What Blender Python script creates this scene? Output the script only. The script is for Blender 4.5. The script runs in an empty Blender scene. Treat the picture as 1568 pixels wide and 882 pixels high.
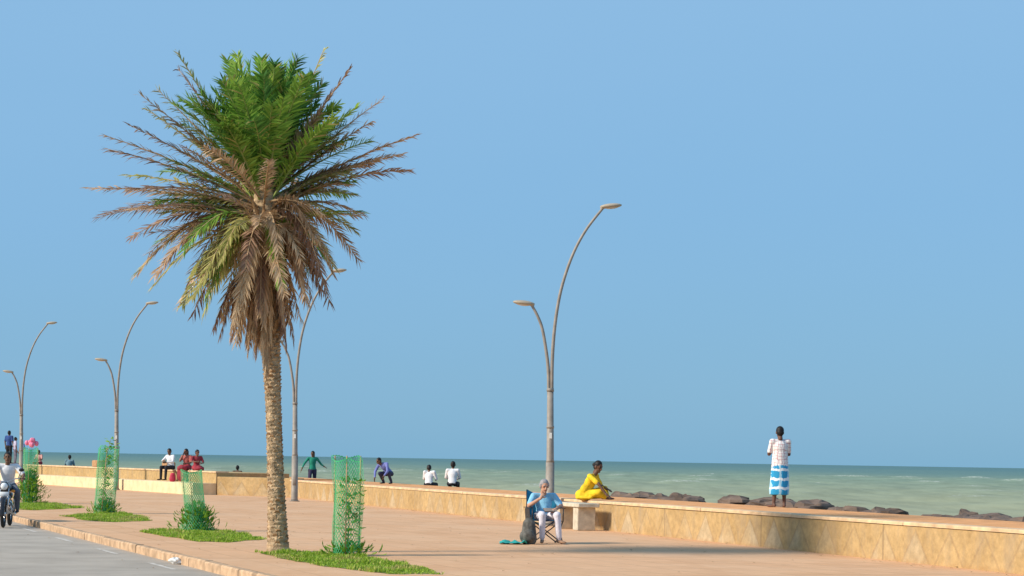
import bpy, math, random
import numpy as np
from mathutils import Vector, Matrix, noise
from mathutils.bvhtree import BVHTree
R = random.Random(7)
scn = bpy.context.scene
COL = scn.collection
V = Vector

# ------------------------------------------------------------------ materials
def nt(name):
    m = bpy.data.materials.new(name); m.use_nodes = True
    return m, m.node_tree.nodes, m.node_tree.links, m.node_tree.nodes['Principled BSDF']

def mat(name, col, rough=.8, var=.25, scale=6., bump=0., bscale=40., metallic=0., spec=.3, coords='Object'):
    m, n, l, b = nt(name)
    tc = n.new('ShaderNodeTexCoord')
    no = n.new('ShaderNodeTexNoise'); no.inputs['Scale'].default_value = scale; no.inputs['Detail'].default_value = 6
    l.new(tc.outputs[coords], no.inputs['Vector'])
    r = n.new('ShaderNodeValToRGB'); r.color_ramp.elements[0].position = .3; r.color_ramp.elements[1].position = .7
    r.color_ramp.elements[0].color = [c*(1-var) for c in col]+[1]
    r.color_ramp.elements[1].color = [min(1, c*(1+var)) for c in col]+[1]
    l.new(no.outputs['Fac'], r.inputs['Fac']); l.new(r.outputs['Color'], b.inputs['Base Color'])
    b.inputs['Roughness'].default_value = rough; b.inputs['Metallic'].default_value = metallic
    b.inputs['Specular IOR Level'].default_value = spec
    if bump > 0:
        n2 = n.new('ShaderNodeTexNoise'); n2.inputs['Scale'].default_value = bscale; n2.inputs['Detail'].default_value = 5
        l.new(tc.outputs[coords], n2.inputs['Vector'])
        bp = n.new('ShaderNodeBump'); bp.inputs['Strength'].default_value = bump; bp.inputs['Distance'].default_value = .02
        l.new(n2.outputs['Fac'], bp.inputs['Height']); l.new(bp.outputs['Normal'], b.inputs['Normal'])
    return m

def mixc(n, l, fac, a, b, mode='MIX'):
    x = n.new('ShaderNodeMix'); x.data_type = 'RGBA'; x.blend_type = mode
    for sock, v in ((x.inputs[0], fac), (x.inputs[6], a), (x.inputs[7], b)):
        if hasattr(v, 'links'): l.new(v, sock)
        elif isinstance(v, (int, float)): sock.default_value = v
        else: sock.default_value = list(v)+[1]
    return x.outputs[2]

def mth(n, l, op, a, b=None, c=None):
    x = n.new('ShaderNodeMath'); x.operation = op
    for i, v in enumerate((a, b, c)):
        if v is None: continue
        if hasattr(v, 'links'): l.new(v, x.inputs[i])
        else: x.inputs[i].default_value = v
    return x.outputs[0]

def noisen(n, l, vec, scale, detail=5, rough=.55):
    x = n.new('ShaderNodeTexNoise'); x.inputs['Scale'].default_value = scale; x.inputs['Detail'].default_value = detail
    x.inputs['Roughness'].default_value = rough
    l.new(vec, x.inputs['Vector']); return x.outputs['Fac']

def ramp(n, l, fac, stops):
    r = n.new('ShaderNodeValToRGB'); e = r.color_ramp.elements
    while len(e) < len(stops): e.new(.5)
    for i, (p, c) in enumerate(stops):
        e[i].position = p; e[i].color = list(c)+[1] if not isinstance(c, (int, float)) else [c, c, c, 1]
    l.new(fac, r.inputs['Fac']); return r.outputs['Color']

def mapping(n, l, vec, scale=(1, 1, 1), rot=(0, 0, 0)):
    x = n.new('ShaderNodeMapping'); x.inputs['Scale'].default_value = scale; x.inputs['Rotation'].default_value = rot
    l.new(vec, x.inputs['Vector']); return x.outputs[0]

def mat_attr(name, rough=.6, transl=.32):
    m, n, l, b = nt(name)
    a = n.new('ShaderNodeAttribute'); a.attribute_name = 'tint'
    l.new(a.outputs['Color'], b.inputs['Base Color']); b.inputs['Roughness'].default_value = rough
    b.inputs['Specular IOR Level'].default_value = .25
    t = n.new('ShaderNodeBsdfTranslucent'); l.new(a.outputs['Color'], t.inputs['Color'])
    mx = n.new('ShaderNodeMixShader'); mx.inputs[0].default_value = transl
    l.new(b.outputs[0], mx.inputs[1]); l.new(t.outputs[0], mx.inputs[2])
    l.new(mx.outputs[0], n['Material Output'].inputs['Surface'])
    return m

KDIR = math.atan2(.929, -.369)
def pavement_mat():
    m, n, l, b = nt('pavement_tiles')
    tc = n.new('ShaderNodeTexCoord').outputs['Object']
    mp = mapping(n, l, tc, rot=(0, 0, -KDIR))
    br = n.new('ShaderNodeTexBrick'); br.inputs['Scale'].default_value = 1
    br.inputs['Brick Width'].default_value = .6; br.inputs['Row Height'].default_value = .6; br.offset = 0
    br.inputs['Mortar Size'].default_value = .012
    br.inputs['Color1'].default_value = (.66, .37, .195, 1); br.inputs['Color2'].default_value = (.73, .425, .235, 1)
    br.inputs['Mortar'].default_value = (.47, .27, .145, 1)
    l.new(mp, br.inputs['Vector'])
    n1 = noisen(n, l, tc, .35, 6); n2 = noisen(n, l, tc, 4, 8, .7)
    c = mixc(n, l, ramp(n, l, n1, [(.4, 0), (.65, .6)]), br.outputs['Color'], (.73, .46, .275))
    c = mixc(n, l, .45, c, ramp(n, l, n2, [(.3, .75), (.7, 1.0)]), 'MULTIPLY')
    n3 = noisen(n, l, mapping(n, l, tc, (.5, .12, 1)), 1, 7, .65)
    c = mixc(n, l, ramp(n, l, n3, [(.54, 0), (.70, .5)]), c, (.52, .27, .125))
    n4 = noisen(n, l, tc, 1.6, 3, .5)
    c = mixc(n, l, ramp(n, l, n4, [(.68, 0), (.74, .35)]), c, (.36, .22, .13))
    sx = n.new('ShaderNodeSeparateXYZ'); l.new(mp, sx.inputs[0])
    band = mth(n, l, 'LESS_THAN', mth(n, l, 'FRACT', mth(n, l, 'DIVIDE', sx.outputs[0], 4.8)), .06)
    c = mixc(n, l, mth(n, l, 'MULTIPLY', band, .3), c, (.50, .28, .15))
    l.new(c, b.inputs['Base Color']); b.inputs['Roughness'].default_value = .85; b.inputs['Specular IOR Level'].default_value = .2
    bp = n.new('ShaderNodeBump'); bp.inputs['Strength'].default_value = .25; bp.inputs['Distance'].default_value = .01
    l.new(n2, bp.inputs['Height']); l.new(bp.outputs[0], b.inputs['Normal'])
    return m

def wall_mat():
    m, n, l, b = nt('scored_plaster')
    uv = n.new('ShaderNodeUVMap').outputs[0]
    sx = n.new('ShaderNodeSeparateXYZ'); l.new(uv, sx.inputs[0])
    tc = n.new('ShaderNodeTexCoord').outputs['Object']
    n1 = noisen(n, l, tc, .9, 6); n2 = noisen(n, l, tc, 7, 8, .7)
    wob = mth(n, l, 'MULTIPLY', mth(n, l, 'SUBTRACT', n2, .5), .06)
    tri = mth(n, l, 'PINGPONG', mth(n, l, 'ADD', sx.outputs[0], wob), .5)
    tri = mth(n, l, 'DIVIDE', tri, .5)
    zz = mth(n, l, 'DIVIDE', sx.outputs[1], .62)
    d = mth(n, l, 'SUBTRACT', tri, zz)
    line = mth(n, l, 'LESS_THAN', mth(n, l, 'ABSOLUTE', d), .055)
    inside = mth(n, l, 'GREATER_THAN', d, 0)
    c = ramp(n, l, n1, [(.3, (.44, .29, .13)), (.7, (.56, .385, .185))])
    patch = ramp(n, l, noisen(n, l, tc, .5, 3), [(.42, 0), (.58, 1)])
    c = mixc(n, l, mth(n, l, 'MULTIPLY', mth(n, l, 'MULTIPLY', inside, patch), .5), c, (.55, .47, .34))
    c = mixc(n, l, mth(n, l, 'MULTIPLY', line, .4), c, (.36, .24, .13))
    c = mixc(n, l, .8, c, ramp(n, l, n2, [(.3, .6), (.65, 1.05)]), 'MULTIPLY')
    n3 = noisen(n, l, mapping(n, l, uv, (1.5, .25, 1)), 2, 6, .7)
    c = mixc(n, l, ramp(n, l, n3, [(.50, 0), (.70, .55)]), c, (.33, .26, .185))
    c = mixc(n, l, ramp(n, l, mth(n, l, 'ADD', zz, mth(n, l, 'MULTIPLY', n2, .35)), [(.2, .6), (.45, 0)]), c, (.46, .26, .11))
    joint = mth(n, l, 'LESS_THAN', mth(n, l, 'FRACT', mth(n, l, 'DIVIDE', sx.outputs[0], 4.5)), .01)
    c = mixc(n, l, mth(n, l, 'MULTIPLY', joint, .6), c, (.24, .17, .10))
    l.new(c, b.inputs['Base Color']); b.inputs['Roughness'].default_value = .9; b.inputs['Specular IOR Level'].default_value = .15
    bp = n.new('ShaderNodeBump'); bp.inputs['Strength'].default_value = .5; bp.inputs['Distance'].default_value = .015
    l.new(mth(n, l, 'SUBTRACT', n2, line), bp.inputs['Height']); l.new(bp.outputs[0], b.inputs['Normal'])
    return m

def sea_mat():
    m, n, l, b = nt('sea_water')
    g = n.new('ShaderNodeNewGeometry').outputs['Position']
    sx = n.new('ShaderNodeSeparateXYZ'); l.new(g, sx.inputs[0])
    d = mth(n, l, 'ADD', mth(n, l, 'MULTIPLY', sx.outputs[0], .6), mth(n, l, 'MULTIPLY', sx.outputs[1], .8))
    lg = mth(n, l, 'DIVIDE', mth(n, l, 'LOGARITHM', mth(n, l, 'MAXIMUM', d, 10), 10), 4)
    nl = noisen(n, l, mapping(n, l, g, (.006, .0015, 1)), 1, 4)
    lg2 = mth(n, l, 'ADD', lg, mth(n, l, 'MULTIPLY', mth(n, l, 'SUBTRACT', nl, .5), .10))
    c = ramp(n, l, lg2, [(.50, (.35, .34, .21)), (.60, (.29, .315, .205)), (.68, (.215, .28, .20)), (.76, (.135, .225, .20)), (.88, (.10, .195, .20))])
    w = noisen(n, l, mapping(n, l, g, (.22, .05, 1), (0, 0, .2)), 1, 6, .65)
    c = mixc(n, l, .8, c, ramp(n, l, w, [(.35, .80), (.62, 1.1)]), 'MULTIPLY')
    a = n.new('ShaderNodeAttribute'); a.attribute_name = 'crest'
    nf = noisen(n, l, mapping(n, l, g, (1.3, .5, 1)), 1, 6, .7)
    cf = mth(n, l, 'MULTIPLY', a.outputs['Fac'], ramp(n, l, nf, [(.44, 0), (.60, .9)]))
    w2 = noisen(n, l, mapping(n, l, g, (.13, .03, 1), (0, 0, .1)), 1, 8, .62)
    foam = mth(n, l, 'MAXIMUM', cf, ramp(n, l, w2, [(.69, 0), (.72, .6)]))
    c = mixc(n, l, foam, c, (.58, .60, .53))
    l.new(c, b.inputs['Base Color']); b.inputs['Roughness'].default_value = .65; b.inputs['Specular IOR Level'].default_value = .08
    bp = n.new('ShaderNodeBump'); bp.inputs['Strength'].default_value = .5; bp.inputs['Distance'].default_value = .3
    l.new(w, bp.inputs['Height']); l.new(bp.outputs[0], b.inputs['Normal'])
    return m

M = {}
M['pave'] = pavement_mat(); M['wall'] = wall_mat(); M['sea'] = sea_mat()
M['ground'] = mat('earth', (.30, .22, .14), .95, .3, .5)
M['road'] = mat('asphalt_worn', (.40, .345, .285), .9, .14, 1.2, .4, 60)
M['kerb'] = mat('kerb_stone', (.50, .33, .20), .9, .35, 5, .4, 30)
M['cap'] = mat('wall_cap_stone', (.68, .46, .27), .85, .25, 4, .3, 40)
M['terrace'] = mat('terrace_laterite', (.70, .33, .13), .9, .22, 3, .4, 30)
M['step'] = mat('step_cream', (.76, .58, .35), .85, .15, 3, .2, 30)
M['brickbrown'] = mat('brown_block', (.42, .24, .12), .9, .25, 6, .4, 30)
M['bench'] = mat('bench_concrete', (.54, .47, .36), .8, .22, 7, .3, 50)
M['lamp'] = mat('lamp_post_steel', (.29, .255, .22), .6, .18, 5, metallic=.15)
M['lamphead'] = mat('lamp_head_alloy', (.40, .34, .26), .5, .1, 5)
M['glass'] = mat('lamp_lens', (.6, .58, .52), .25, .05, 5, spec=.5)
M['paint'] = mat('road_paint_worn', (.55, .50, .44), .85, .3, 9)
M['rock'] = mat('rock_basalt', (.15, .105, .08), .9, .4, 2.5, .8, 9)
M['trunk'] = mat('palm_bark', (.42, .30, .18), .95, .5, 9, .8, 40)
M['trunkd'] = mat('palm_leaf_base', (.32, .19, .095), .95, .4, 12, .6, 40)
M['leaf'] = mat_attr('leaf_tinted')
M['stake'] = mat('bamboo_stake', (.40, .28, .15), .8)
M['black'] = mat('black_plastic', (.02, .02, .022), .45, .1)
M['paper'] = mat('white_litter', (.8, .8, .78), .8, .05)
def net_mat():
    m, n, l, b = nt('green_netting')
    b.inputs['Base Color'].default_value = (.08, .56, .24, 1); b.inputs['Roughness'].default_value = .5
    t = n.new('ShaderNodeBsdfTranslucent'); t.inputs['Color'].default_value = (.14, .70, .32, 1)
    mx = n.new('ShaderNodeMixShader'); mx.inputs[0].default_value = .45
    l.new(b.outputs[0], mx.inputs[1]); l.new(t.outputs[0], mx.inputs[2]); l.new(mx.outputs[0], n['Material Output'].inputs['Surface'])
    return m
M['net'] = net_mat()

def obj_from(name, verts, faces, mats, fm=None, smooth=False, parent=None, tint=None, uv=None):
    me = bpy.data.meshes.new(name)
    me.from_pydata([tuple(v) for v in verts], [], faces)
    for m in mats: me.materials.append(m)
    if fm is not None: me.polygons.foreach_set('material_index', fm)
    if smooth: me.polygons.foreach_set('use_smooth', [True]*len(me.polygons))
    if tint is not None:
        a = me.attributes.new('tint', 'FLOAT_COLOR', 'POINT')
        a.data.foreach_set('color', np.array(tint, dtype=np.float32).ravel())
    if uv is not None:
        ul = me.uv_layers.new(name='UVMap')
        ul.data.foreach_set('uv', np.array(uv, dtype=np.float32).ravel())
    me.update()
    o = bpy.data.objects.new(name, me); COL.objects.link(o)
    if parent: o.parent = parent
    return o

def empty(name, loc=(0, 0, 0), yaw=0):
    o = bpy.data.objects.new(name, None); COL.objects.link(o); o.location = loc; o.rotation_euler[2] = yaw
    o.empty_display_size = .2
    return o

# ------------------------------------------------------------------ mesh buffer
class Buf:
    def __init__(s): s.v = []; s.f = []; s.m = []
    def add(s, vs, fs, mi):
        k = len(s.v); s.v += [V(x) for x in vs]; s.f += [tuple(i+k for i in f) for f in fs]; s.m += [mi]*len(fs)
    def rings(s, rs, mi, close=True):
        n = len(rs[0]); vs = [p for r in rs for p in r]; fs = []
        for i in range(len(rs)-1):
            for j in range(n):
                fs.append((i*n+j, i*n+(j+1) % n, (i+1)*n+(j+1) % n, (i+1)*n+j))
        if close:
            fs.append(tuple(range(n))[::-1]); fs.append(tuple((len(rs)-1)*n+j for j in range(n)))
        s.add(vs, fs, mi)
    def cap(s, p0, p1, r0, r1, mi, flat=None, n=10):
        p0 = V(p0); p1 = V(p1); d = p1-p0
        d = d.normalized() if d.length > 1e-6 else V((0, 0, 1))
        a = d.orthogonal().normalized(); b = d.cross(a)
        rs = []
        for c, r, sg, angs in ((p0, r0, -1, (85, 55, 25, 0)), (p1, r1, 1, (0, 25, 55, 85))):
            for g in angs:
                g = math.radians(g); ring = []
                for j in range(n):
                    t = 2*math.pi*j/n
                    o = (a*math.cos(t)+b*math.sin(t))*r*math.cos(g)+d*sg*r*math.sin(g)
                    if flat: ax, k = flat; ax = V(ax).normalized(); o = o-ax*o.dot(ax)*(1-k)
                    ring.append(c+o)
                rs.append(ring)
        s.rings(rs, mi)
    def ell(s, c, ax, mi, n=14, rot=None):
        c = V(c); rs = []
        for i in range(1, n):
            th = math.pi*i/n; ring = []
            for j in range(n):
                ph = 2*math.pi*j/n
                o = V((ax[0]*math.sin(th)*math.cos(ph), ax[1]*math.sin(th)*math.sin(ph), ax[2]*math.cos(th)))
                if rot: o = rot @ o
                ring.append(c+o)
            rs.append(ring)
        s.rings(rs, mi)
    def tube(s, pts, rad, mi, n=12):
        pts = [V(p) for p in pts]; rs = []; up = None
        for i, p in enumerate(pts):
            d = (pts[min(i+1, len(pts)-1)]-pts[max(i-1, 0)]).normalized()
            if up is None: up = d.orthogonal().normalized()
            a = (up-d*up.dot(d)).normalized(); up = a; b = d.cross(a)
            r = rad[i] if isinstance(rad, (list, tuple)) else rad
            rs.append([p+(a*math.cos(2*math.pi*j/n)+b*math.sin(2*math.pi*j/n))*r for j in range(n)])
        s.rings(rs, mi)
    def box(s, c, size, mi, rot=None, bev=.0):
        c = V(c); x, y, z = [q/2 for q in size]; b = min(bev, x*.6, y*.6, z*.6) if bev else 0
        rs = []
        for zz, ins in (((-z, b), (-z+b, 0), (z-b, 0), (z, b)) if b else ((-z, 0), (z, 0))):
            X, Y = x-ins, y-ins
            if b: pl = [(X-b, -Y), (X, -Y+b), (X, Y-b), (X-b, Y), (-X+b, Y), (-X, Y-b), (-X, -Y+b), (-X+b, -Y)]
            else: pl = [(X, -Y), (X, Y), (-X, Y), (-X, -Y)]
            rs.append([c+((rot @ V((px, py, zz))) if rot else V((px, py, zz))) for px, py in pl])
        s.rings(rs, mi)
    def obj(s, name, mats, smooth=False, parent=None, matrix=None):
        vs = s.v if matrix is None else [matrix @ v for v in s.v]
        return obj_from(name, vs, s.f, mats, s.m, smooth, parent)

def remesh(buf, voxel, smooth=3, fac=.5):
    """weld the overlapping volumes into one continuous skin; returns verts, faces, mats"""
    me = bpy.data.meshes.new('tmp'); me.from_pydata([tuple(v) for v in buf.v], [], buf.f); me.update()
    o = bpy.data.objects.new('tmp', me); COL.objects.link(o)
    md = o.modifiers.new('r', 'REMESH'); md.mode = 'VOXEL'; md.voxel_size = voxel
    sm = o.modifiers.new('s', 'SMOOTH'); sm.factor = fac; sm.iterations = smooth
    dg = bpy.context.evaluated_depsgraph_get(); dg.update()
    ev = o.evaluated_get(dg); m2 = bpy.data.meshes.new_from_object(ev)
    bv = BVHTree.FromPolygons(buf.v, buf.f)
    vs = [v.co.copy() for v in m2.vertices]; fs = []; ms = []
    for p in m2.polygons:
        fs.append(tuple(p.vertices)); r = bv.find_nearest(p.center)
        ms.append(buf.m[r[2]] if r[2] is not None else 0)
    bpy.data.objects.remove(o); bpy.data.meshes.remove(me); bpy.data.meshes.remove(m2)
    return vs, fs, ms

# ------------------------------------------------------------------ people
HUM = {}
def pm(name, col, **k):
    if name not in HUM: HUM[name] = mat(name, col, **k)
    return HUM[name]
def checks_mat(name, base, c1, c2, sc=14., w=.18, st=.7):
    m, n, l, b = nt(name)
    tc = n.new('ShaderNodeTexCoord').outputs['Object']
    sx = n.new('ShaderNodeSeparateXYZ'); l.new(tc, sx.inputs[0])
    wv = mth(n, l, 'MULTIPLY', mth(n, l, 'SUBTRACT', noisen(n, l, tc, 6, 2), .5), .12)
    fx = mth(n, l, 'LESS_THAN', mth(n, l, 'FRACT', mth(n, l, 'MULTIPLY', mth(n, l, 'ADD', sx.outputs[0], wv), sc)), w)
    fz = mth(n, l, 'LESS_THAN', mth(n, l, 'FRACT', mth(n, l, 'MULTIPLY', mth(n, l, 'ADD', sx.outputs[2], wv), sc)), w)
    c = mixc(n, l, mth(n, l, 'MULTIPLY', fx, st), base, c1); c = mixc(n, l, mth(n, l, 'MULTIPLY', fz, st), c, c2)
    l.new(c, b.inputs['Base Color']); b.inputs['Roughness'].default_value = .9
    bp = n.new('ShaderNodeBump'); bp.inputs['Strength'].default_value = .6; bp.inputs['Distance'].default_value = .03
    l.new(noisen(n, l, mapping(n, l, tc, (14, 14, 3)), 1, 3), bp.inputs['Height']); l.new(bp.outputs[0], b.inputs['Normal'])
    return m

STAND = dict(pel=(0, 0, .95), che=(0, .0, 1.33), head=(0, -.02, 1.585), face=(0, -1, 0),
             shR=(-.18, 0, 1.40), elR=(-.23, .02, 1.12), wrR=(-.24, -.04, .87), hdR=(0, -.1, -1),
             shL=(.18, 0, 1.40), elL=(.23, .02, 1.12), wrL=(.24, -.04, .87), hdL=(0, -.1, -1),
             hipR=(-.09, 0, .90), knR=(-.10, -.02, .50), anR=(-.11, .02, .08), toR=(-.13, -.16, .03),
             hipL=(.09, 0, .90), knL=(.10, -.02, .50), anL=(.11, .02, .08), toL=(.13, -.16, .03))

def human(name, loc, yaw, J=None, skin=(.16, .085, .05), hair=(.012, .01, .01), shirt=None, pants=None, shoes=None,
          sleeve='short', skirt=None, skirtmat=None, hairstyle='short', scale=1., voxel=.014, legcover='long', female=False,
          curl=.5, belly=0., extra=None, sr=.060):
    j = dict(STAND); j.update(J or {}); j = {k: V(v) for k, v in j.items()}
    sk = pm('skin_%d_%d' % (skin[0]*1000, skin[1]*1000), skin, var=.08, rough=.6)
    hr = pm('hair_%d' % (hair[0]*1000), hair, var=.3, rough=.55, scale=30)
    dk = pm('eye_dark', (.015, .01, .01), var=.02, rough=.3)
    lip = pm('lip_%d' % (skin[0]*1000), (skin[0]*.9, skin[1]*.6, skin[2]*.6), var=.05)
    mats = [sk, hr, shirt, pants or shirt, shoes or sk, skirtmat or pants or shirt, dk, lip]
    B = Buf(); w = .92 if female else 1.
    lat = (j['shL']-j['shR']).normalized()
    pel, che, head = j['pel'], j['che'], j['head']
    up = (che-pel).normalized()
    neckb = che+up*.10
    def ring(c, rx, ry, l_, u_, n=18):
        f = l_.cross(u_).normalized()
        return [c+l_*math.cos(2*math.pi*k/n)*rx+f*math.sin(2*math.pi*k/n)*ry for k in range(n)]
    hl = (j['hipL']-j['hipR']).normalized()
    mid = pel.lerp(che, .45)
    B.rings([ring(pel-up*.09, .13, .10, hl, up), ring(pel, .155, .115+belly*.4, hl, up)], 3)
    B.rings([ring(pel-up*.02, .158, .122+belly*.5, hl, up), ring(mid, .14*w, .105+belly, lat, up),
             ring(che-up*.06, .165*w, .118+belly*.4, lat, up), ring(che+up*.03, .165*w, .105, lat, up),
             ring(che+up*.085, .11*w, .08, lat, up), ring(neckb+up*.015, .055, .055, lat, up)], 2)
    nk = head-V((0, 0, .06))
    B.cap(neckb-up*.03, nk, .052, .048, 0)
    for S in 'RL':
        sh, el, wr = j['sh'+S], j['el'+S], j['wr'+S]
        cm = 2 if sleeve != 'none' else 0
        B.cap(che+up*.045+(sh-che)*.35, sh, .062, .062*w, cm)
        if sleeve == 'none':
            B.cap(sh, el, .052*w, .042*w, 0); B.cap(el, wr, .040*w, .027*w, 0)
        elif sleeve == 'short':
            se = sh.lerp(el, .78)
            B.cap(sh, se, (sr+.004)*w, sr*w, 2); B.cap(sh, el, .05*w, .042*w, 0); B.cap(el, wr, .042*w, .027*w, 0)
        else:
            B.cap(sh, el, .064*w, .052*w, 2); B.cap(el, el.lerp(wr, .93), .052*w, .038*w, 2); B.cap(el, wr, .03, .026, 0)
        hp, kn, an, to = j['hip'+S], j['kn'+S], j['an'+S], j['to'+S]
        if legcover == 'long':
            B.cap(hp, kn, .098, .07, 3); B.cap(kn, an.lerp(kn, .06), .068, .054, 3)
        else:
            B.cap(hp, kn, .09, .062, 3 if legcover == 'knee' else 0)
            cf = kn.lerp(an, .3)+V((0, .012, 0)); B.cap(kn, cf, .054, .054, 0); B.cap(cf, an, .052, .034, 0)
        ft = (to-an); fl = V((ft.x, ft.y, 0)).normalized()
        heel = V((an.x, an.y, to.z+.012))-fl*.04
        B.cap(an, heel, .036, .034, 4 if shoes else 0)
        B.cap(heel, to, .038, .034, 4 if shoes else 0, flat=((0, 0, 1), .8)); B.cap(to, to+fl*.05, .036, .028, 4 if shoes else 0, flat=((0, 0, 1), .65))
    if skirt:
        B.rings([ring(V(c), rx, ry, hl, V((0, 0, 1)) if not u else V(u)) for c, rx, ry, u in skirt], 5)
    if extra: extra(B)
    vs, fs, ms = remesh(B, voxel, 3)
    H = Buf(); f = V(j['face']).normalized(); hu = (V((0, 0, 1))-f*f.z).normalized(); r_ = f.cross(hu).normalized()
    rot = Matrix((r_, f, hu)).transposed()
    P = lambda x, y, z: head+rot @ V((x, y, z))
    H.ell(P(0, -.01, .02), (.076, .095, .098), 0, rot=rot)
    H.ell(P(0, .018, -.045), (.058, .068, .068), 0, rot=rot)
    H.cap(P(0, -.005, -.05), P(0, -.03, -.14), .05, .05, 0)
    H.cap(P(0, .082, .012), P(0, .103, -.022), .010, .016, 0)
    H.cap(P(-.018, .079, -.058), P(.018, .079, -.058), .009, .009, 7)
    H.ell(P(0, .07, -.09), (.025, .022, .02), 0, rot=rot, n=8)
    for sx in (-1, 1):
        H.ell(P(sx*.079, -.008, -.005), (.012, .022, .034), 0, rot=rot, n=8)
        H.ell(P(sx*.031, .076, .012), (.014, .012, .009), 6, rot=rot, n=8)
        H.cap(P(sx*.018, .085, .034), P(sx*.046, .073, .036), .006, .005, 1, n=6)
    H.ell(P(0, -.022, .040), (.084, .094, .094), 1, rot=rot)
    H.ell(P(0, -.045, .0), (.078, .07, .09), 1, rot=rot)
    if hairstyle == 'bun': H.ell(P(0, -.12, .0), (.045, .04, .045), 1, rot=rot, n=10)
    if hairstyle == 'long': H.cap(P(0, -.075, .0), P(0, -.085, -.26), .065, .04, 1)
    if hairstyle == 'grey':
        for sx in (-1, 1): H.ell(P(sx*.066, -.01, .02), (.03, .05, .055), 1, rot=rot, n=10)
    h = remesh(H, .0065 if voxel < .018 else .010, 2, .4)
    outs = [h]
    for S, sg in (('R', 1), ('L', -1)):
        wr = j['wr'+S]; d = V(j['hd'+S]).normalized()
        hv = .0075 if voxel > .02 else .0055
        inward = V((sg, 0, 0)); pn = V(j.get('pn'+S, (0, 0, 0)))
        pn = pn if pn.length > .1 else inward
        pn = (pn-d*pn.dot(d)).normalized(); sd = d.cross(pn).normalized()
        K = Buf()
        K.cap(wr-d*.02, wr+d*.02, .026, .028, 0)
        K.cap(wr+d*.02, wr+d*.075, .034, .038, 0, flat=(pn, .42))
        th = sd if sd.dot(V((0, -1, .2))) > 0 else -sd
        for k, (off, L) in enumerate(((.028, .072), (.010, .080), (-.009, .074), (-.027, .058))):
            p = wr+d*.085+th*off; dd = d.copy(); r = .0092
            for q in range(3):
                a = curl*(.5+.4*q); dd = (d*math.cos(a)+pn*math.sin(a)).normalized()
                p2 = p+dd*L*(.45, .32, .23)[q]; K.cap(p, p2, r, r*.93, 0, n=7); p = p2; r *= .93
        t0 = wr+d*.03+th*.028; t1 = t0+(d*.6+th*.7+pn*.3).normalized()*.038; t2 = t1+(d*.9+th*.2+pn*.35).normalized()*.03
        K.cap(t0, t1, .013, .011, 0, n=7); K.cap(t1, t2, .011, .009, 0, n=7)
        outs.append(remesh(K, hv, 1, .4))
    for v2, f2, m2 in outs:
        k = len(vs); vs += v2; fs += [tuple(i+k for i in f) for f in f2]; ms += m2
    vs = [v*scale for v in vs]
    o = obj_from(name, vs, fs, mats, ms, True)
    o.location = loc; o.rotation_euler[2] = yaw
    return o

# ------------------------------------------------------------------ ground, road, promenade
def flat(name, pts, z, m):
    return obj_from(name, [(x, y, z) for x, y in pts], [tuple(range(len(pts)))], [m])
wallX = lambda y, off=0: (50.2+off/.323-y)/2.93
W = [(wallX(-40), -40.), (-13.8, 90.6)]
S = [(-11.3, 76.2), (-26.3, 103.4), (-34., 118.), (-75., 221.), (-900., 2300.)]
kx = lambda y: (17.9-y)/2.52
flat('ground', [(-3000, -300), (wallX(-300)+2, -300), (wallX(-40)+2, -40), (-8.3, 76.8), (-24, 104), (-32, 119), (-73, 222), (-898, 2301), (-3000, 3500)], -.15, M['ground'])
flat('road', [(kx(-60)-14, -60), (kx(-60)-.15, -60), (kx(300)-.15, 300), (kx(300)-14, 300)], -.13, M['road'])
flat('promenade', [(kx(-40), -40), (wallX(-40)+.1, -40), (-8.2, 74.6), (-11.1, 76.6), (-26.2, 103.6), (-33.8, 118.2), (-74.8, 221.2), (kx(221), 221)], 0, M['pave'])
def build_sea():
    xs = np.arange(-140, 420, 2.0); ys = np.arange(45, 900, 2.4)
    X, Y = np.meshgrid(xs, ys); rs = np.random.RandomState(5)
    Z = np.zeros_like(X)
    for i in range(26):
        lam = rs.uniform(7, 30); th = rs.normal(math.pi*.08, .55); k = 2*math.pi/lam
        ph = rs.uniform(0, 6.28); a = .0042*lam*rs.uniform(.6, 1.2)
        s = np.sin(k*(X*math.cos(th)+Y*math.sin(th))+ph+.6*np.sin(X*.02+Y*.013+i))
        Z += a*(s*.75+.25*(np.abs(s)*2-1)*s)
    sd = Z.std(); crest = np.clip((Z/sd-2.0)*2.2, 0, 1)
    e = np.minimum.reduce([(X+140)/60, (420-X)/80, (900-Y)/200, (Y-45)/10]); fade = np.clip(e, 0, 1)
    Z = -2.5+Z*fade-.42*(1-fade); crest *= fade
    nx, ny = len(xs), len(ys)
    v = np.stack([X.ravel(), Y.ravel(), Z.ravel()], 1).tolist()
    f = [(r*nx+c, r*nx+c+1, (r+1)*nx+c+1, (r+1)*nx+c) for r in range(ny-1) for c in range(nx-1)]
    k = len(v); v += [(-9000, -500, -3.0), (60000, -500, -3.0), (60000, 90000, -3.0), (-60000, 90000, -3.0)]; f.append((k, k+1, k+2, k+3))
    o = obj_from('sea', v, f, [M['sea']], smooth=True)
    a = o.data.attributes.new('crest', 'FLOAT', 'POINT'); a.data.foreach_set('value', np.append(crest.ravel(), [0]*4).astype(np.float32))
build_sea()

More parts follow.
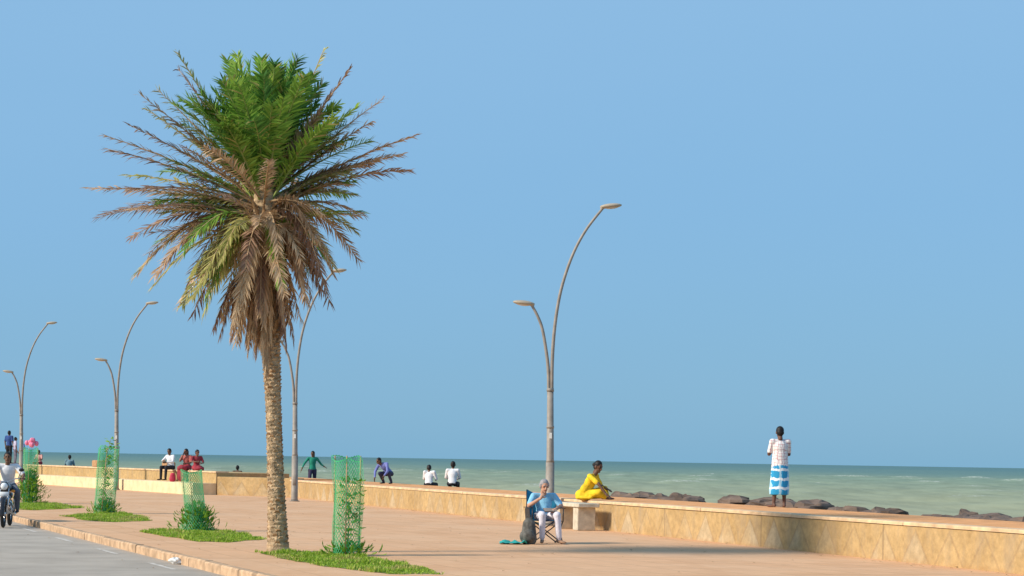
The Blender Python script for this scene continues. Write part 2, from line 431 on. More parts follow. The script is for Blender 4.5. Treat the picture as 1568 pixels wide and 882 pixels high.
def strip(name, line, o0, o1, z0, z1, m, seg=None, bev=0.012):
    pts = [V((x, y, 0)) for x, y in line]; nrm = []
    for i in range(len(pts)):
        t = (pts[min(i+1, len(pts)-1)]-pts[max(i-1, 0)]).normalized(); nrm.append(V((t.y, -t.x, 0)))
    prof = [(o0, z0), (o0, z1-bev), (o0+bev, z1), (o1-bev, z1), (o1, z1-bev), (o1, z0)]
    vs = []; fs = []; uv = []; L = [0]
    for i in range(1, len(pts)): L.append(L[-1]+(pts[i]-pts[i-1]).length)
    for i, p in enumerate(pts):
        for o, z in prof: q = p+nrm[i]*o; vs.append((q.x, q.y, z))
    k = len(prof); acc = [0]
    for a in range(1, k): acc.append(acc[-1]+math.dist(prof[a], prof[a-1]))
    for i in range(len(pts)-1):
        for a in range(k-1):
            fs.append((i*k+a, (i+1)*k+a, (i+1)*k+a+1, i*k+a+1))
            uv += [(L[i], acc[a]), (L[i+1], acc[a]), (L[i+1], acc[a+1]), (L[i], acc[a+1])]
    for base, rev in ((0, False), ((len(pts)-1)*k, True)):
        f = [base+a for a in range(k)]; fs.append(tuple(f[::-1] if rev else f)); uv += [(prof[a][0], prof[a][1]) for a in (range(k-1, -1, -1) if rev else range(k))]
    return obj_from(name, vs, fs, [m], uv=uv)

sw = empty('sea_wall')
a = strip('wall_body', W, 0, .34, -.1, .585, M['wall']); a.parent = sw
for i in range(30):
    y0 = -20+i*3.7; y1 = y0+3.69
    dz = R.uniform(-.006, .006)
    c = strip('cap_stone', [(wallX(y0), y0), (wallX(y1), y1)], -.03+R.uniform(-.006, .006), .37, .587, .645+dz, M['cap']); c.parent = sw
t = strip('terrace', W, .37, 2.9, -3, .618, M['terrace'])
kb = empty('kerb')
y = -10
while y < 130:
    c = strip('kerb_stone', [(kx(y), y), (kx(y+.93), y+.93)], -.15+R.uniform(-.006, .004), 0, -.14, .006+R.uniform(-.005, .005), M['kerb'], bev=.02); c.parent = kb; y += .942
st = empty('stepped_sea_wall')
for nme, o0, o1, z1, m in (('upper_block', 0, 3, .84, M['wall']), ('lower_step', -.95, 0, .44, M['step']), ('upper_cap', -.03, .5, .90, M['cap'])):
    z0 = -3 if nme == 'upper_block' else (-.1 if nme == 'lower_step' else .842)
    c = strip(nme, S, o0, o1-(.003 if nme == 'lower_step' else 0), z0, z1, m); c.parent = st
c = strip('link_wall', [(-8.1, 74.25), (-11.25, 76.12)], 0, .6, -.1, .70, M['wall']); c.parent = st
c = strip('link_fill', [(-8.2, 74.85), (-10.9, 76.5)], .02, 2.6, -.1, .66, M['terrace']); c.parent = st
ang = Matrix.Rotation(math.atan2(.883, -.469), 3, 'Z')
B = Buf(); B.box((-18.7, 90.2, 1.05), (.75, .45, .30), 0, ang, .03); B.obj('brick_block', [M['brickbrown']])
B = Buf(); B.box((-14.1, 81.8, 1.02), (.6, .4, .36), 0, ang, .03); B.obj('brick_block', [M['brickbrown']])

mk = []; mf = []
y = -5
while y < 90:
    yy, ln = y, 1.7
    x0 = kx(yy)-.62; x1 = kx(yy+ln)-.62; k = len(mk)
    mk += [(x0, yy, -.126), (x0+.09, yy, -.126), (x1+.09, yy+ln, -.126), (x1, yy+ln, -.126)]; mf.append((k, k+1, k+2, k+3))
    y += 4.2
obj_from('road_marking', mk, mf, [M['paint']])

def rock(c, s, seed):
    B = Buf(); n = 9; B.ell((0, 0, 0), (1, 1, 1), 0, n=n)
    vs = []
    for v in B.v:
        d = noise.noise(v*1.3+V((seed, 0, 0)))*.5+noise.noise(v*3+V((0, seed, 0)))*.2
        q = v*(1+d); vs.append(V(c)+V((q.x*s[0], q.y*s[1], q.z*s[2])))
    return vs, B.f
rv = []; rf = []
for i in range(520):
    yy = R.uniform(22, 100); off = 3.1+R.random()**1.3*3.5
    x = wallX(yy, off); sc = R.uniform(.26, .6); sz = sc*R.uniform(.5, .75); z = .10-(off-3.1)*.75+R.uniform(-.12, .05)
    if i < 52:
        yy = R.choice([R.uniform(31, 41), R.uniform(42, 55)]); off = 3.25+R.uniform(0, .5); x = wallX(yy, off)
        sc = R.uniform(.3, .55); sz = R.uniform(.16, .26); z = .64-sz+R.uniform(-.06, .05)+(.10 if yy > 42 else .02)
    v2, f2 = rock((x, yy, z), (sc, sc*R.uniform(.8, 1.3), sz), R.uniform(0, 99))
    k = len(rv); rv += v2; rf += [tuple(q+k for q in f) for f in f2]
obj_from('rock_revetment', rv, rf, [M['rock']])

# ------------------------------------------------------------------ lamps
def street_lamp(loc, sc=1., yaw=0):
    e = empty('street_lamp', loc, yaw); e.scale = (sc, sc, sc)
    ln = lambda z: -.0145*max(z-1, 0)
    B = Buf()
    B.tube([(0, 0, .0), (0, 0, .03)], [.17, .17], 0, 16)
    B.tube([(0, 0, .03), (0, 0, .09), (ln(1.6), 0, 1.55)], [.125, .112, .105], 0, 18)
    B.tube([(ln(1.6), 0, 1.55), (ln(1.6), 0, 1.6), (ln(3.3), 0, 3.3)], [.105, .092, .078], 0, 18)
    B.tube([(ln(3.3), 0, 3.28), (ln(3.3), 0, 3.36)], [.092, .085], 0, 16)
    B.tube([(ln(2.4), 0, 2.38), (ln(2.4), 0, 2.44)], [.094, .094], 0, 16)
    B.box((0, -.105, .75), (.12, .02, .4), 0, None, .006)
    for k in range(4):
        aa = math.pi/4+k*math.pi/2; B.tube([(math.cos(aa)*.145, math.sin(aa)*.145, .03), (math.cos(aa)*.145, math.sin(aa)*.145, .055)], .013, 0, 6)
    B.obj('post', [M['lamp']], True, e)
    B = Buf(); B.box((ln(2.2)+.01, -.094, 2.2), (.06, .012, .14), 0, None, .003); B.obj('number_plate', [mat('plate_white', (.7, .7, .68), .6, .05)], False, e)
    def smoothp(pts, n=5):
        o = []; P = [V(p) for p in pts]
        for i in range(len(P)-1):
            a, b, c, d = P[max(i-1, 0)], P[i], P[i+1], P[min(i+2, len(P)-1)]
            for q in range(n):
                t = q/n; o.append(.5*((2*b)+(c-a)*t+(2*a-5*b+4*c-d)*t*t+(3*b-a-3*c+d)*t**3))
        return o+[P[-1]]
    for nm, pts in (('tall_arm', [(.035, 3.2), (.045, 4.0), (.10, 4.81), (.22, 5.6), (.40, 6.25), (.62, 6.8), (.90, 7.29), (1.28, 7.78)]),
                    ('short_arm', [(-.035, 3.2), (-.05, 3.8), (-.10, 4.25), (-.20, 4.81), (-.33, 5.15), (-.46, 5.38)])):
        B = Buf(); pp = smoothp([(x+ln(z), 0, z) for x, z in pts]); N = len(pp)
        B.tube(pp, [.046-.014*i/N for i in range(N)], 0, 12)
        B.obj(nm, [M['lamp']], True, e)
        H = Buf(); x, z = pts[-1]; x += ln(z); sg = 1 if x > 0 else -1
        rot = Matrix.Rotation(-.10*sg, 3, 'Y')
        H.ell((x+sg*.19, 0, z+.05), (.27, .12, .062), 0, rot=rot)
        H.ell((x+sg*.21, 0, z+.022), (.18, .085, .045), 1, rot=rot)
        H.cap((x-sg*.03, 0, z-.01), (x+sg*.06, 0, z+.035), .04, .04, 0)
        H.obj(nm.split('_')[0]+'_lamp_head', [M['lamphead'], M['glass']], True, e)
street_lamp((.90, 46.5, 0), .957)
street_lamp((-7.33, 67.3, 0))
street_lamp((-16.5, 83.1, .0))
street_lamp((-23.9, 97.0, 0))

# ------------------------------------------------------------------ foliage helpers
def lerp3(a, b, t): return [a[i]+(b[i]-a[i])*t for i in range(3)]
class Leaves:
    def __init__(s): s.v = []; s.f = []; s.c = []
    def blade(s, p, d, side, L, w, col, bend=None):
        k = len(s.v); m = p+d*L*.5+(bend*.3*L if bend else V()); t = p+d*L+(bend*L if bend else V())
        s.v += [p-side*w*.35, p+side*w*.35, m+side*w*.5, m-side*w*.5, t]
        s.f += [(k, k+1, k+2, k+3), (k+3, k+2, k+4)]
        s.c += [list(col)+[1]]*5
    def broad(s, p, d, side, L, w, col):
        k = len(s.v); nrm = d.cross(side)
        s.v += [p, p+d*L*.35+side*w*.5+nrm*w*.12, p+d*L*.75+side*w*.35+nrm*w*.1, p+d*L-nrm*L*.1, p+d*L*.75-side*w*.35+nrm*w*.1, p+d*L*.35-side*w*.5+nrm*w*.12, p+d*L*.5]
        s.f += [(k, k+1, k+6), (k+1, k+2, k+6), (k+2, k+3, k+6), (k+3, k+4, k+6), (k+4, k+5, k+6), (k+5, k, k+6)]
        s.c += [list(col)+[1]]*7
    def obj(s, name, parent=None): return obj_from(name, s.v, s.f, [M['leaf']], parent=parent, tint=s.c)

# ------------------------------------------------------------------ palm
palm = empty('palm_tree', (-3.71, 31.8, 0))
B = Buf()
TR = [(0, .19), (.08, .175), (.3, .155), (.8, .135), (1.5, .122), (2.3, .118), (3.0, .128), (3.4, .14), (3.9, .17), (4.5, .21), (5.2, .22), (5.9, .15)]
def tx(z): return -.05*z if z < 3.4 else -.17-.06*(z-3.4)
def tr(z):
    for (a, ra), (b, rb) in zip(TR, TR[1:]):
        if a <= z <= b: return ra+(rb-ra)*(z-a)/(b-a)
    return .15
zs = np.linspace(0, 5.9, 150); rings = []
for z in zs:
    ring = []
    for k in range(20):
        a = 2*math.pi*k/20; r = tr(z)+.012*noise.noise(V((math.cos(a)*2, math.sin(a)*2, z*7)))+.006*math.sin(z*70)
        if z < .12: r += .03*abs(noise.noise(V((a*3, 1, 2))))
        ring.append(V((tx(z)+r*math.cos(a), r*math.sin(a), z)))
    rings.append(ring)
B.rings(rings, 0)
i = 0; z = .12
while z < 3.5:
    a = i*2.39996; r = tr(z)
    n_ = V((math.cos(a), math.sin(a), 0)); c = V((tx(z), 0, z))+n_*(r-.004)
    sd = V((-n_.y, n_.x, 0)); w = .05; ot = .013+.014*R.random()+(.012 if z > 2.6 else 0)
    p = [c-sd*w, c+sd*w, c+sd*w*.6+V((0, 0, .045)), c-sd*w*.6+V((0, 0, .045)), c+n_*ot+V((0, 0, .035))-sd*w*.45, c+n_*ot+V((0, 0, .035))+sd*w*.45]
    B.add(p, [(0, 1, 5, 4), (1, 2, 5), (0, 4, 3), (4, 5, 2, 3)], 1 if R.random() < .35 else 0)
    i += 1; z += .0088
z = 3.4
while z < 5.4:
    a = i*2.39996; r = tr(z); n_ = V((math.cos(a), math.sin(a), 0)); c = V((tx(z), 0, z))+n_*(r-.03)
    L = R.uniform(.14, .34)
    up_ = (n_*R.uniform(.3, .75)+V((0, 0, 1))).normalized()
    B.cap(c, c+up_*L, .038, .018, 1, n=6); i += 1; z += .016
B.obj('trunk', [M['trunk'], M['trunkd']], False, palm)

LV = Leaves(); RB = Buf()
def frond(o, t, sag, cols, nl, ll, ang, w=.018, dead=0., rc=0):
    o = V(o); t = V(t); c = (o+t)/2+V((0, 0, sag)); n = 12
    pt = lambda u: o*(1-u)**2+c*2*u*(1-u)+t*u*u
    tg = lambda u: ((c-o)*2*(1-u)+(t-c)*2*u).normalized()
    RB.tube([pt(k/n) for k in range(n+1)], [.017*(1-k/n)+.004 for k in range(n+1)], rc, 5)
    hz = V((t.x-o.x, t.y-o.y, 0)); hz = hz.normalized() if hz.length > .05 else V((1, 0, 0))
    tw = R.uniform(-.7, .7)
    for s in (-1, 1):
        for k in range(nl):
            u = .12+.88*(k+R.random()*.7)/nl
            if dead and R.random() < dead*.3: continue
            d = tg(u); side = V((-hz.y, hz.x, 0)); nn = side.cross(d).normalized()
            if nn.z < 0 and abs(d.z) < .9: nn = -nn
            side = (side*math.cos(tw)+nn*math.sin(tw))
            prof = min(1, (u-.04)*3.6)*(1-.5*max(0, (u-.55)/.45))
            L = ll*prof*R.uniform(.75, 1.15); a = ang*R.uniform(.75, 1.25)*(1-.32*u)
            dd = (d*math.cos(a)+side*s*math.sin(a)+nn*R.uniform(-.15, .42)).normalized()
            colr = lerp3(cols[0], cols[1], R.random()); br = R.uniform(.75, 1.3)
            if R.random() < .06 and not dead: colr = (.50, .42, .15)
            colr = [x*br for x in colr]
            wd = nn if R.random() < .5 else (nn+side*.8).normalized()
            wd = dd.cross(wd).normalized()
            LV.blade(pt(u), dd, wd, L, w, colr, V((0, 0, -1))*(R.uniform(.05, .25)+dead*R.uniform(.1, .7)))
G1 = ((.13, .29, .04), (.30, .47, .075)); G2 = ((.07, .19, .04), (.15, .32, .06)); G3 = ((.22, .38, .05), (.42, .56, .10))
OL = ((.30, .31, .08), (.48, .42, .15))
BR = ((.40, .25, .14), (.60, .42, .26)); BD = ((.22, .13, .09), (.42, .26, .17)); TN = ((.54, .37, .21), (.74, .56, .36))
HX, HZ = -.32, 5.75
def F(az, el, L, z0=HZ, sag=.2, cols=G1, nl=60, ll=.32, ang=.85, dead=0, r0=.1, w=.018, rc=0):
    h = V((math.cos(az), math.sin(az), 0)); o = V((HX, 0, z0))+h*r0
    t = o+h*math.cos(el)*L+V((0, 0, math.sin(el)*L))
    frond(o, t, sag, cols, nl, ll, ang, w, dead, rc)
for i in range(84):
    s_ = R.random(); el = math.radians(20+64*s_**.85); az = i*2.39996+R.uniform(-.2, .2)
    L = (1.58+.30*math.sin(el))*R.uniform(.88, 1.1)
    F(az, el, L, HZ+R.uniform(-.25, .35), R.uniform(.14, .36), (G1, G3, G2, G1)[i % 4], 60, .37, .98, w=.03)
KEY = [(-3.2, .3, 5.80, .18), (-2.9, -.5, 5.22, .35), (-2.45, .4, 4.40, .75), (-2.85, -.2, 6.57, .15), (-2.6, .5, 6.86, .12), (-2.2, -.6, 7.15, .1),
       (-1.78, .3, 7.75, .15), (-2.4, .9, 7.2, .1), (2.08, .2, 6.72, .14), (2.05, -.5, 6.05, .3), (1.55, .2, 7.3, .15), (1.1, -.6, 7.65, .15), (.58, .2, 8.08, .12),
       (1.17, .5, 4.72, .8), (.80, -.4, 3.95, 1.0), (-1.9, -.8, 4.3, .8), (-2.6, -1.0, 5.6, .3), (-2.7, .9, 6.1, .2), (-2.2, .3, 4.75, .6), (1.7, .8, 6.5, .2),
       (-1.6, .4, 4.25, .9), (.7, -.9, 4.4, .9), (-2.0, -.3, 7.3, .1), (1.35, .6, 7.0, .15), (-2.75, -.6, 6.3, .2), (-2.5, .2, 5.5, .3), (-2.3, -.7, 4.9, .5), (-1.2, -.7, 4.3, .8),
       (-2.3, -.2, 4.35, .85), (-2.05, .6, 4.5, .8), (1.9, -.2, 6.35, .2), (-2.95, .1, 5.35, .3), (-1.7, -.3, 7.9, .1)]
for q, (x, yv, z, sg) in enumerate(KEY):
    cl = (BR, BD, OL, BR, BD)[q % 5]
    o = V((HX+.08*np.sign(x), 0, 5.35+.35*max(0, min(1, (z-5)/2.5))))
    frond(o, (x, yv, z), sg, cl, 66, .31, .80, .026, .35, 1)
    if z > 5.2:
        frond(o+V((0, .05, .05)), V((x, yv, z))*.60+o*.40+V((0, 0, .05)), sg*.5, (G1, OL, BR)[q % 3], 44, .33, .8, .026)
for i in range(34):
    az = R.uniform(0, 2*math.pi); k = 1-.2*max(0, math.cos(az))
    F(az, math.radians(R.uniform(-15, 26)), R.uniform(1.6, 2.25)*k, R.uniform(5.0, 5.6), R.uniform(.15, .4), (BR, OL, G1, BD, BR)[i % 5], 52, .31, .75, .3, w=.025, rc=1)
for i in range(54):
    az = R.uniform(0, 2*math.pi); k = 1-.3*max(0, math.cos(az))
    F(az, math.radians(R.uniform(-60, -18)), R.uniform(1.25, 2.0)*k, R.uniform(4.9, 5.4), R.uniform(.4, .85), (TN, OL, BR, G1, TN, BR, OL, BD)[i % 8], 50, .31, .7, .3, w=.026, rc=1)
for i in range(40):
    F(R.uniform(0, 2*math.pi), math.radians(R.uniform(-86, -60)), R.uniform(.9, 1.45), R.uniform(4.45, 5.0), R.uniform(.15, .45), (TN, BR, BD, TN)[i % 4], 40, .24, .55, .6, r0=.22, w=.024, rc=1)
for i in range(20):
    F(R.uniform(0, 2*math.pi), math.radians(-85), R.uniform(.5, .95), R.uniform(3.65, 4.3), R.uniform(.05, .15), (TN, BR)[i % 2], 30, .19, .45, .6, r0=.19, w=.021, rc=1)
LV.obj('fronds', palm)
RB.obj('frond_ribs', [mat('rib_green', (.30, .36, .10), .6), mat('rib_dry', (.48, .33, .19), .8)], True, palm)

# ------------------------------------------------------------------ grass patches
def grass(name, poly, dens=520):
    poly = [V((x, y)) for x, y in poly]; cx = sum(p.x for p in poly)/len(poly); cy = sum(p.y for p in poly)/len(poly)
    out = []
    for i, p in enumerate(poly):
        q = poly[(i+1) % len(poly)]
        for k in range(8):
            r = p.lerp(q, k/8); nz = noise.noise(V((r.x*2.2, r.y*1.4, 3)))*.26
            d = V((r.x-cx, r.y-cy)); out.append((r.x+d.normalized().x*nz, r.y+d.normalized().y*nz))
    e = empty(name)
    obj_from('turf', [(x, y, .006) for x, y in out], [tuple(range(len(out)))], [mat('turf', (.20, .25, .045), .9, .45, 5)], parent=e)
    L = Leaves(); xs = [p[0] for p in out]; ys = [p[1] for p in out]
    def inside(x, y):
        c = False; j = len(out)-1
        for i in range(len(out)):
            if (out[i][1] > y) != (out[j][1] > y) and x < (out[j][0]-out[i][0])*(y-out[i][1])/(out[j][1]-out[i][1])+out[i][0]: c = not c
            j = i
        return c
    area = (max(xs)-min(xs))*(max(ys)-min(ys)); N = int(area*dens)
    for i in range(N):
        x = R.uniform(min(xs)-.1, max(xs)+.1); y = R.uniform(min(ys)-.1, max(ys)+.1)
        if not inside(x, y) and not (R.random() < .25 and inside(x*.94+cx*.06, y*.94+cy*.06)): continue
        nz = noise.noise(V((x*2.4, y*1.6, 0)))
        hh = .022+.07*max(0, nz+.2); dry = noise.noise(V((x*1.3, y*.9, 7)))
        for k in range(3):
            a = R.uniform(0, 6.28); d = V((math.cos(a)*.6, math.sin(a)*.6, 1)).normalized(); s = V((-math.sin(a), math.cos(a), 0))
            cc = lerp3((.20, .34, .03), (.38, .50, .05), R.random())
            if R.random() < .06+max(0, dry): cc = (.50, .44, .14)
            L.blade(V((x+R.uniform(-.03, .03), y+R.uniform(-.03, .03), .004)), d, s, hh*R.uniform(.6, 1.5), .014, cc)
    L.obj('blades', e)
grass('grass_patch', [(-3.95, 31.3), (-3.2, 31.6), (-2.3, 30.9), (-1.5, 28.6), (-.9, 26.3), (-1.6, 26.2), (-2.7, 27.9), (-3.5, 29.9)])
grass('grass_patch', [(-7.3, 39.2), (-6.5, 40.9), (-5.6, 39.6), (-4.5, 36.5), (-4.95, 34.8), (-5.5, 35.0), (-6.4, 36.9)])
grass('grass_patch', [(-10.8, 48.0), (-10.2, 51.2), (-9.2, 49.0), (-8.2, 45.6), (-8.8, 44.0), (-9.6, 45.0)], 380)
grass('grass_patch', [(-14.8, 56.5), (-14.1, 60.0), (-13.0, 58.0), (-11.9, 54.8), (-12.5, 52.2), (-13.2, 52.6)], 380)

# ------------------------------------------------------------------ tree guards with saplings
def guard(name, loc, h, r, plant, lean=(0, 0), flare=0., bush=0., seed=1, nleaf=150):
    rr = random.Random(seed); e = empty(name, loc)
    nc = 34; nr = int(h/.040); vs = []; fs = []
    def rad(a, z):
        u = z/h
        return r*(1+.26*noise.noise(V((math.cos(a)*1.3+seed, math.sin(a)*1.3, z*1.6)))+flare*max(0, .3-u)*2)
    def P(i, k):
        z = h*k/nr; a = 2*math.pi*(i+.5*(k % 2))/nc; u = z/h
        q = rad(a, z)
        return V((q*math.cos(a)+lean[0]*u, q*math.sin(a)+lean[1]*u, z*(1+.03*math.sin(a*2+seed))))
    for k in range(nr):
        for i in range(nc):
            p = P(i, k)
            for di in ((0, 1) if k % 2 else (0, -1)):
                q = P(i+di, k+1)
                d = (q-p); c = V((p.x, p.y, 0)).normalized(); s = d.cross(c).normalized()*.0038; b = len(vs)
                vs += [p-s, p+s, q+s, q-s]; fs.append((b, b+1, b+2, b+3))
    for z in (.0, h*.985):
        u = z/h; b = len(vs)
        for i in range(nc):
            a = 2*math.pi*i/nc; q = rad(a, z)+.002; zz = z*(1+.03*math.sin(a*2+seed))
            x, y = q*math.cos(a)+lean[0]*u, q*math.sin(a)+lean[1]*u
            vs += [V((x, y, zz)), V((x, y, zz+.014))]
        for i in range(nc): j = (i+1) % nc; fs.append((b+2*i, b+2*j, b+2*j+1, b+2*i+1))
    obj_from('netting', vs, fs, [M['net']], parent=e)
    B = Buf()
    for a in (.6, 2.8, 4.7):
        B.tube([(r*.95*math.cos(a), r*.95*math.sin(a), 0), (r*.95*math.cos(a)+lean[0], r*.95*math.sin(a)+lean[1], h+.03)], .011, 0, 6)
    ph = plant
    B.tube([(0, 0, 0), (.03, .01, ph*.4), (-.02+lean[0]*.5, 0, ph*.75), (.03+lean[0], .02, ph)], [.014, .011, .008, .004], 0, 6)
    B.obj('stakes', [M['stake']], True, e)
    L = Leaves(); N = int(nleaf*ph)
    for i in range(N):
        z = ph*(.08+.95*rr.random()); a = rr.uniform(0, 6.28); q = r*rr.uniform(.1, .85)*(1 if z < h else .7)
        cl = noise.noise(V((z*3, a, seed)))
        if cl < -.1: continue
        p = V((lean[0]*z/ph+q*math.cos(a)*.7+.05, q*math.sin(a)*.7, z)); el = rr.uniform(-.7, .7)
        d = V((math.cos(a)*math.cos(el), math.sin(a)*math.cos(el), math.sin(el))); s = d.cross(V((0, 0, 1))).normalized()
        c = lerp3((.12, .30, .03), (.36, .56, .07), rr.random())
        if rr.random() < .09: c = (.45, .32, .14)
        L.broad(p, d, s, rr.uniform(.09, .17), rr.uniform(.06, .095), c)
    for i in range(int(600*bush)):
        a = rr.uniform(0, 6.28); q = abs(rr.gauss(0, .15))+.03; z = max(.02, bush*.6*rr.random()*(1.3-q*2))
        el = rr.uniform(0, 1.3); d = V((math.cos(a)*math.cos(el), math.sin(a)*math.cos(el), math.sin(el))); s = d.cross(V((0, 0, 1))).normalized()
        c = lerp3((.12, .26, .02), (.32, .50, .06), rr.random())
        L.broad(V((q*math.cos(a)*1.3, q*math.sin(a), z)), d, s, rr.uniform(.09, .18), rr.uniform(.04, .07), c)
    L.obj('sapling', e)
guard('tree_guard', (-2.55, 31.0, 0), 1.52, .235, 1.2, seed=3, bush=.2, nleaf=120)
guard('tree_guard', (-6.3, 39.9, 0), 1.2, .22, .5, lean=(-.12, 0), flare=1.1, bush=.75, seed=8)
guard('tree_guard', (-10.35, 50.6, 0), 1.68, .28, 1.9, lean=(.12, 0), bush=.4, seed=12, nleaf=120)
guard('tree_guard', (-14.35, 59.3, 0), 1.62, .22, 1.1, lean=(.02, 0), bush=1.3, seed=21)

# ------------------------------------------------------------------ stone bench
wd = V((1, -2.93, 0)).normalized(); rotb = Matrix.Rotation(math.atan2(wd.y, wd.x), 3, 'Z')
e = empty('stone_bench', (1.42, 44.35, 0)); B = Buf()
B.box((0, 0, .555), (1.75, .50, .09), 0, rotb, .015); B.obj('seat_slab', [M['bench']], False, e)
B = Buf()
for sg in (-1, 1): B.box(rotb @ V((sg*.58, 0, .254)), (.30, .42, .508), 0, rotb, .015)
B.obj('legs', [M['bench']], False, e)

# ------------------------------------------------------------------ camp chair + things
CH = V((.62, 36.75, 0)); yawc = math.radians(12)
e = empty('camping_chair', CH, yawc)
blue = mat('chair_canvas_blue', (.02, .20, .33), .85, .2, 10); fr = mat('chair_frame', (.03, .03, .035), .4, .1)
B = Buf()
for a, b in (((-.27, -.24, .02), (.27, -.22, .42)), ((.27, -.24, .02), (-.27, -.22, .42)), ((-.27, .26, .02), (.27, .24, .42)), ((.27, .26, .02), (-.27, .24, .42)),
             ((-.29, -.24, .02), (-.29, .24, .42)), ((-.29, .26, .02), (-.29, -.24, .42)), ((.29, -.24, .02), (.29, .24, .42)), ((.29, .26, .02), (.29, -.24, .42)),
             ((-.29, -.25, .40), (-.29, -.26, .64)), ((.29, -.25, .40), (.29, -.26, .64)), ((-.29, .24, .40), (-.27, .34, .98)), ((.29, .24, .40), (.27, .34, .92))):
    B.tube([a, b], .011, 0, 8)
for x in (-.27, .27):
    for yv in (-.24, .26): B.cap((x, yv, .012), (x, yv, .02), .02, .02, 0, n=8)
B.obj('frame', [fr], True, e)
def sheet(B, g, mi, th=V((0, 0, -.006))):
    n = len(g[0]); vs = [p for r in g for p in r]+[p+th for r in g for p in r]; k = len(g)*n; fs = []
    for i in range(len(g)-1):
        for j in range(n-1):
            a = i*n+j; fs += [(a, a+1, a+n+1, a+n), (k+a, k+a+n, k+a+n+1, k+a+1)]
    B.add(vs, fs, mi)
B = Buf(); gr = []
for i in range(9):
    u = i/8; row = []
    for k in range(9): w_ = (k/8-.5)*2; row.append(V((w_*.28, -.24+.48*u, .42-.05*(1-w_*w_)-.03*u)))
    gr.append(row)
sheet(B, gr, 0)
gr = []
for i in range(9):
    u = i/8; row = []
    for k in range(9): w_ = (k/8-.5)*2; row.append(V((w_*(.29-.025*u), .22+.11*u+.05*(1-w_*w_), .40+u*(.55-.035*w_-.06*(1-w_*w_)))))
    gr.append(row)
sheet(B, gr, 0, V((0, .006, 0))); B.obj('canvas', [blue], True, e)
B = Buf()
for x in (-.30, .30): B.box((x, .02, .655), (.075, .56, .014), 0, None, .004)
g_ = [[V((-.335+.004*k, -.2+.4*i/6, .64-.22*k/4)) for k in range(5)] for i in range(7)]
sheet(B, g_, 0, V((.004, 0, 0)))
B.obj('armrests', [M['black']], False, e)

old = dict(pel=(0, .06, .50), che=(0, .13, .80), head=(-.02, -.02, 1.05), face=(.1, -1, -.32),
    shR=(-.19, .10, .87), elR=(-.31, -.06, .69), wrR=(-.12, -.20, .84), hdR=(.50, .42, .62), pnR=(.3, .9, 0),
    shL=(.19, .10, .87), elL=(.31, .0, .69), wrL=(.15, -.22, .63), hdL=(-.55, -.55, -.08), pnL=(0, 0, -1),
    hipR=(-.10, .04, .50), knR=(-.13, -.38, .53), anR=(-.12, -.34, .10), toR=(-.16, -.50, .04),
    hipL=(.10, .04, .50), knL=(.15, -.38, .53), anL=(.19, -.38, .10), toL=(.24, -.54, .04))
sh_b = mat('shirt_light_blue', (.24, .52, .72), .9, .12, 8, .5, 18); tr_w = mat('trousers_white', (.70, .66, .72), .9, .1, 6, .5, 15)
human('man_seated', CH, yawc, old, skin=(.54, .29, .19), hair=(.28, .27, .28), shirt=sh_b, pants=tr_w, shoes=mat('sandal_brown', (.28, .17, .11), .7), hairstyle='grey', voxel=.012, curl=.9, belly=.03)
B = Buf(); rb = Matrix.Rotation(.35, 3, 'X')
B.box((.04, -.28, .615), (.24, .17, .012), 0, rb, .003); B.box((.04, -.28, .625), (.225, .155, .006), 1, rb)
B.obj('book', [mat('book_cover', (.10, .06, .05), .6), mat('book_pages', (.30, .24, .2), .8)], matrix=Matrix.Translation(CH) @ Matrix.Rotation(yawc, 4, 'Z'))
B = Buf()
B.cap((0, 0, .10), (0, .02, .36), .15, .12, 0, flat=((0, 1, 0), .7)); B.ell((0, -.10, .15), (.11, .07, .11), 0); B.ell((-.12, 0, .14), (.05, .07, .09), 0)
B.tube([(-.04, .02, .46), (-.03, .0, .53), (.03, .0, .53), (.04, .02, .46)], .012, 0, 6)
vs, fs, ms = remesh(B, .012, 3)
o = obj_from('backpack', vs, fs, [mat('backpack_grey', (.10, .095, .085), .8, .5, 14, .4, 20)], ms, True); o.location = (.33, 36.2, 0)
B = Buf()
g = [[V(((i-4)*.055+R.uniform(-.01, .01), (k-3)*.06, .012+.055*abs(noise.noise(V((i*.7, k*.7, 5)))*2))) for k in range(7)] for i in range(10)]
sheet(B, g, 0); o = B.obj('cloth_bag', [mat('cloth_teal', (.03, .36, .33), .9)], True); o.location = (.02, 36.1, 0)

# ------------------------------------------------------------------ people on the wall
lungi = checks_mat('lungi_checked', (.02, .30, .56), (.40, .66, .80), (.80, .86, .88), 5.2, .26, .9)
shirtc = checks_mat('shirt_checked', (.78, .77, .76), (.45, .14, .17), (.45, .18, .22), 15, .13, .75)
stand = dict(pel=(0, 0, .95), che=(0, .0, 1.30), head=(.01, -.02, 1.575), face=(0, -1, -.18), shR=(-.175, 0, 1.385), elR=(-.205, -.07, 1.12), wrR=(-.08, -.27, 1.26), hdR=(.4, -.3, .5),
    shL=(.175, 0, 1.385), elL=(.225, -.05, 1.12), wrL=(.09, -.26, 1.22), hdL=(-.4, -.3, .5), knR=(-.09, -.01, .50), knL=(.09, -.01, .50), anR=(-.10, .02, .08), anL=(.13, .03, .08), toR=(-.13, -.15, .03), toL=(.19, -.12, .03))
def shirt_tail(B):
    ring = lambda z, rx, ry: [V((math.cos(2*math.pi*k/20)*rx, math.sin(2*math.pi*k/20)*ry, z)) for k in range(20)]
    B.rings([ring(.84, .185, .135), ring(1.0, .172, .128), ring(1.15, .16, .12)], 2)
